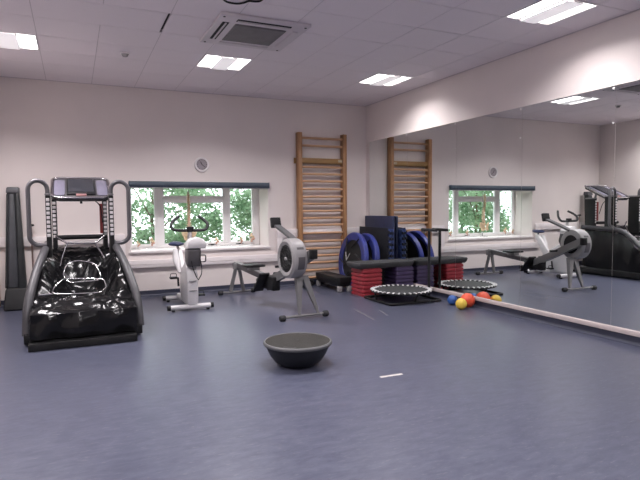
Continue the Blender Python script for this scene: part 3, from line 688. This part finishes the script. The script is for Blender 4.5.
# ================================================================ LEFT SIDE
pd = thing('folded_pad', 'tall dark grey padded folded board standing upright against the wall', 'exercise board', (-5.70, -.25, 0))
PADG = mat('pad_grey', (.05, .052, .06), .5, var=.12); PADD = mat('pad_dark', (.018, .02, .022), .5, var=.15)
def slab(bm, q0, q1, d0, d1, bev):
    # tapered upright slab: q=(x0,x1,z) bottom/top; d=(y0,y1) bottom/top
    vs_ = [bm.verts.new(p) for p in ((q0[0], d0[0], q0[2]), (q0[1], d0[0], q0[2]), (q0[1], d0[1], q0[2]), (q0[0], d0[1], q0[2]), (q1[0], d1[0], q1[2]), (q1[1], d1[0], q1[2]), (q1[1], d1[1], q1[2]), (q1[0], d1[1], q1[2]))]
    fs = [bm.faces.new([vs_[i] for i in f]) for f in ((0, 1, 2, 3), (4, 5, 6, 7), (0, 1, 5, 4), (1, 2, 6, 5), (2, 3, 7, 6), (3, 0, 4, 7))]
    bmesh.ops.bevel(bm, geom=list({e for f in fs for e in f.edges}), offset=bev, segments=3, affect='EDGES', profile=.5)
    return bm
finish('front_panel', slab(B(), (-5.80, -5.67, .30), (-5.765, -5.69, 1.66), (-.36, -.30), (-.20, -.14), .02), PADG, pd)
finish('back_panel', slab(B(), (-5.67, -5.575, .28), (-5.69, -5.635, 1.655), (-.37, -.22), (-.21, -.10), .02), PADD, pd)
finish('outer_panel', slab(B(), (-5.835, -5.80, .30), (-5.79, -5.765, 1.60), (-.36, -.24), (-.20, -.10), .012), PADD, pd)
finish('top_cap', slab(B(), (-5.795, -5.63, 1.60), (-5.785, -5.635, 1.685), (-.225, -.09), (-.21, -.09), .015), mat('cap_grey', (.075, .075, .085), .45), pd)
finish('base', slab(B(), (-5.86, -5.56, .0), (-5.83, -5.575, .30), (-.46, -.12), (-.38, -.18), .03), RUBBER, pd)
po = thing('pole_stand', 'thin pole with a black knob standing by the folded board', 'pole', (-5.50, -.10, 0))
finish('pole', tube(B(), [(-5.50, -.10, .02), (-5.51, -.10, 1.14)], .011, 10, 0), mat('pole_brown', (.16, .10, .09), .4), po)
finish('knob', lathe(B(), [(0, 1.17), (.03, 1.168), (.042, 1.155), (.04, 1.142), (.012, 1.132), (0, 1.132)], 16, (-5.51, -.10, 0)), BLACK, po)
finish('foot', lathe(B(), [(0, 0), (.05, 0), (.05, .012), (.015, .024), (0, .026)], 16, (-5.50, -.10, 0)), BLACK, po)
cr = thing('wooden_crate', 'low brown wooden crate at the far left behind the folded board', 'crate', (-6.02, -.24, 0))
for k in range(4):
    finish('plank', box(B(), -6.20, -5.922, -.36, -.342, .02+.10*k, .11+.10*k, .004), WOODR, cr); finish('plank', box(B(), -5.94, -5.922, -.341, -.10, .02+.10*k, .11+.10*k, .004), WOODR, cr)
finish('lid', box(B(), -6.21, -5.916, -.37, -.09, .42, .44, .004), WOODR, cr); finish('bottom', box(B(), -6.2, -5.96, -.34, -.1, 0, .02), WOODD, cr, 0)
# ================================================================ ANATOMICAL MODELS ON THE WINDOW BOARD
sp = thing('spine_model', 'ochre plastic spine and pelvis anatomical model hanging from a stand on the window board', 'anatomical model', (-3.19, .40, WZ0))
def SX(t): return -3.19+.006*math.sin(t*5), .40+.025*math.sin(t*6.0)
N_ = 18
for k in range(N_):
    t = k/(N_-1); z = 1.00+.60*t; x, y = SX(t); r = .030-.010*t
    bb = B(); lathe(bb, [(0, -.013), (r, -.013), (r*.86, 0), (r, .013), (0, .013)], 12, (x, y, z)); box(bb, x-r*1.5, x+r*1.5, y+.0, y+.018, z-.006, z+.006, .002); box(bb, x-.005, x+.005, y+r*.8, y+r+.03, z-.012, z+.006, .002)
    finish('vertebra', bb, BONE, sp)
finish('cord', tube(B(), [(*SX(0), .98), (*SX(.5), 1.30), (*SX(1), 1.64)], .014, 8, .1), PINKB, sp)
finish('stand', tube(B(), [(-3.19, .455, WZ0+.015), (-3.19, .455, 1.66), (-3.19, .40, 1.68), (-3.19, .40, 1.63)], .007, 8, .03), CHROME, sp)
finish('stand_foot', lathe(B(), [(0, 0), (.085, 0), (.085, .008), (.02, .016), (0, .016)], 24, (-3.19, .405, WZ0)), CHROME, sp)
pv = finish('sacrum', slab(B(), (-3.205, -3.175, .86), (-3.23, -3.15, 1.0), (.40, .425), (.39, .43), .008), BONE, sp)
for s in (-1, 1):
    bb = B(); ball(bb, (0, 0, 0), 1, 16, 10)
    q = Matrix.Translation((-3.19+s*.075, .39, .945)) @ Matrix.Rotation(s*.45, 4, 'Y') @ Matrix.Rotation(s*.5, 4, 'Z') @ Matrix.Diagonal((.05, .022, .085, 1))
    bmesh.ops.transform(bb, matrix=q, verts=bb.verts[:]); finish('hip_bone', bb, BONE, sp)
    bb = B(); tube(bb, [(-3.19+s*.085, .385, .90), (-3.19+s*.075, .36, .85), (-3.19+s*.03, .345, .865), (-3.19+s*.004, .34, .885)], .014, 8, .03); tube(bb, [(-3.19+s*.085, .395, .90), (-3.19+s*.065, .40, .83), (-3.19+s*.03, .35, .86)], .013, 8, .03); finish('pubic_bone', bb, BONE, sp)
JL = [(-4.02, 'pink bone joint model on the window board, nearest the treadmill', .13, 0), (-3.80, 'larger pale bone joint model on the window board, below the left mullion', .17, 1), (-2.73, 'bone joint model on the window board beside the bike handlebar', .15, 0), (-2.29, 'bone joint model on the window board in the right-hand window light', .14, 1), (-2.10, 'tallest bone joint model on the window board, beside the right reveal', .20, 0)]
for x, l, h, kd in JL:
    jm = thing('joint_model', l, 'anatomical model', (x, .40, WZ0), .4*kd, 'joint models on the window board'); k = h/.16
    finish('base', lathe(B(), [(0, 0), (.045, 0), (.045, .01), (.035, .014), (0, .014)], 20), BLACK if False else WHITE, jm, local=True)
    finish('stem', tube(B(), [(0, 0, .014), (0, 0, .05*k)], .006, 8, 0), CHROME, jm, local=True)
    bb = B(); tube(bb, [(0, 0, .045*k), (.004, 0, .07*k), (.012, 0, .09*k)], [.016*k, .014*k, .026*k], 12, 0); ball(bb, (.028*k, 0, .092*k), .022*k, 14, 8); finish('lower_bone', bb, PINKB, jm, local=True)
    bb = B(); tube(bb, [(.0, 0, .17*k), (-.004, 0, .135*k), (-.012, 0, .115*k)], [.015*k, .016*k, .03*k], 12, 0); ball(bb, (.022*k, 0, .118*k), .02*k, 14, 8); finish('upper_bone', bb, BONE, jm, local=True)
    bb = B(); tube(bb, [(-.03*k, -.015, .12*k), (-.034*k, -.02, .10*k), (-.026*k, -.016, .08*k)], .006, 8, 0); finish('ligament', bb, WHITE, jm, local=True)
# ================================================================ TAPE MARKS ON THE FLOOR
TAPE = mat('masking_tape', (.50, .46, .44), .6, var=.1)
FAINT = mat('worn_tape', (.17, .165, .18), .6, var=.1)
def tape(x0, y0, x1, y1, wd, label, m=None):
    d = Vector((x1-x0, y1-y0)); a = math.atan2(d.y, d.x); L_ = d.length
    o = finish('tape_strip', box(B(), 0, L_, -wd/2, wd/2, 0, .0012), m or TAPE, None, 0); o.location = (x0, y0, 0.0002); o.rotation_euler.z = a; tag(o, label, 'tape', 'strips of tape on the floor')
tape(-2.755, -5.085, -2.55, -5.09, .03, 'short pale tape strip on the open floor, nearest the camera')
tape(-1.56, -2.42, -1.67, -3.16, .018, 'long faint tape strip on the floor, left of two before the trampoline', FAINT)
tape(-1.285, -2.62, -1.39, -3.0, .018, 'faint tape strip on the floor, right of two before the trampoline', FAINT)
# ================================================================ OUTSIDE
struct('ground', box(B(), -16, 8, WD, 16, -.6, -.5), mat('lawn', (.09, .16, .05), .9, var=.3, scale=3))
def leaf_mat(name, c1, c2):
    m = bpy.data.materials.new(name); m.use_nodes = True; n = m.node_tree; n.nodes.clear(); L = n.links.new
    o = n.nodes.new('ShaderNodeOutputMaterial'); d = n.nodes.new('ShaderNodeBsdfDiffuse'); t = n.nodes.new('ShaderNodeBsdfTranslucent'); x = n.nodes.new('ShaderNodeMixShader')
    g = n.nodes.new('ShaderNodeTexNoise'); g.inputs['Scale'].default_value = 2.5; r = n.nodes.new('ShaderNodeValToRGB'); tcx = n.nodes.new('ShaderNodeTexCoord')
    r.color_ramp.elements[0].color = (*c1, 1); r.color_ramp.elements[1].color = (*c2, 1); r.color_ramp.elements[0].position = .35; r.color_ramp.elements[1].position = .65
    L(tcx.outputs['Object'], g.inputs['Vector']); L(g.outputs['Fac'], r.inputs['Fac']); L(r.outputs[0], d.inputs[0]); L(r.outputs[0], t.inputs[0]); x.inputs[0].default_value = .5
    L(d.outputs[0], x.inputs[1]); L(t.outputs[0], x.inputs[2]); L(x.outputs[0], o.inputs[0]); return m
LEAF = leaf_mat('leaves', (.14, .25, .14), (.42, .56, .38)); BARK = mat('bark', (.12, .09, .06), .9, var=.3, bump=.4, bscale=20)
def tree(x, y, h, spread, n, label):
    t = thing('garden_tree', label, 'tree', (x, y, -.5), group='trees outside the window')
    finish('trunk', tube(B(), [(0, 0, 0), (.06, .02, .8), (-.04, 0, 1.6), (.05, 0, h*.8)], [.06, .05, .04, .02], 10, 0), BARK, t, local=True)
    verts = []; faces = []; cl = []
    for k in range(46):
        a = random.uniform(0, 2*PI); q = math.sqrt(random.random())
        cl.append((spread*.85*q*math.cos(a), .6*q*math.sin(a), random.uniform(.65, h*.85), random.uniform(.16, .36)))
    for c in cl[:8]:
        finish('branch', tube(B(), [(0, 0, min(h*.6, c[2]*.6)), (c[0]*.5, c[1]*.5, c[2]*.85), (c[0], c[1], c[2])], [.022, .014, .006], 6, 0), BARK, t, local=True)
    while len(faces) < n:
        c = random.choice(cl); g = Vector((random.gauss(0, 1), random.gauss(0, 1), random.gauss(0, .8)))*c[3]*.6
        p = Vector(c[:3])+g; s_ = random.uniform(.035, .08)
        if abs(p.x) > spread or abs(p.y) > .75: continue
        d = Vector((random.uniform(-1, 1), random.uniform(-1, 1), random.uniform(-.9, .4))).normalized(); e = d.cross(Vector((random.uniform(-1, 1), random.uniform(-1, 1), random.uniform(-1, 1)))).normalized()
        i = len(verts); verts += [p-d*s_, p+e*s_*.55, p+d*s_, p-e*s_*.55]; faces.append((i, i+1, i+2, i+3))
    me = bpy.data.meshes.new('foliage'); me.from_pydata(verts, [], faces); me.materials.append(LEAF)
    o = bpy.data.objects.new('foliage', me); C.objects.link(o); o.parent = t; o['kind'] = 'stuff'
random.seed(11)
for a in ((-3.35, 3.6, 3.3, 1.1, 4200, 'leafy green tree outside, seen through the left half of the window'), (-.95, 3.6, 3.3, 1.1, 4200, 'leafy green tree outside, seen through the right-hand window light'),
          (-5.75, 3.6, 3.3, 1.1, 4200, 'nearest leafy tree seen only in the mirror through the window'), (-2.15, 5.7, 3.6, 1.1, 3600, 'leafy tree outside in the back row, seen through the middle of the window'),
          (-4.55, 5.7, 3.6, 1.1, 3600, 'leafy tree in the back row behind the left window edge'), (-6.95, 5.7, 3.6, 1.1, 3600, 'leafy tree in the back row, seen only in the mirror'), (.25, 5.7, 3.6, 1.1, 2000, 'leafy tree in the back row at the far right outside')):
    tree(*a)
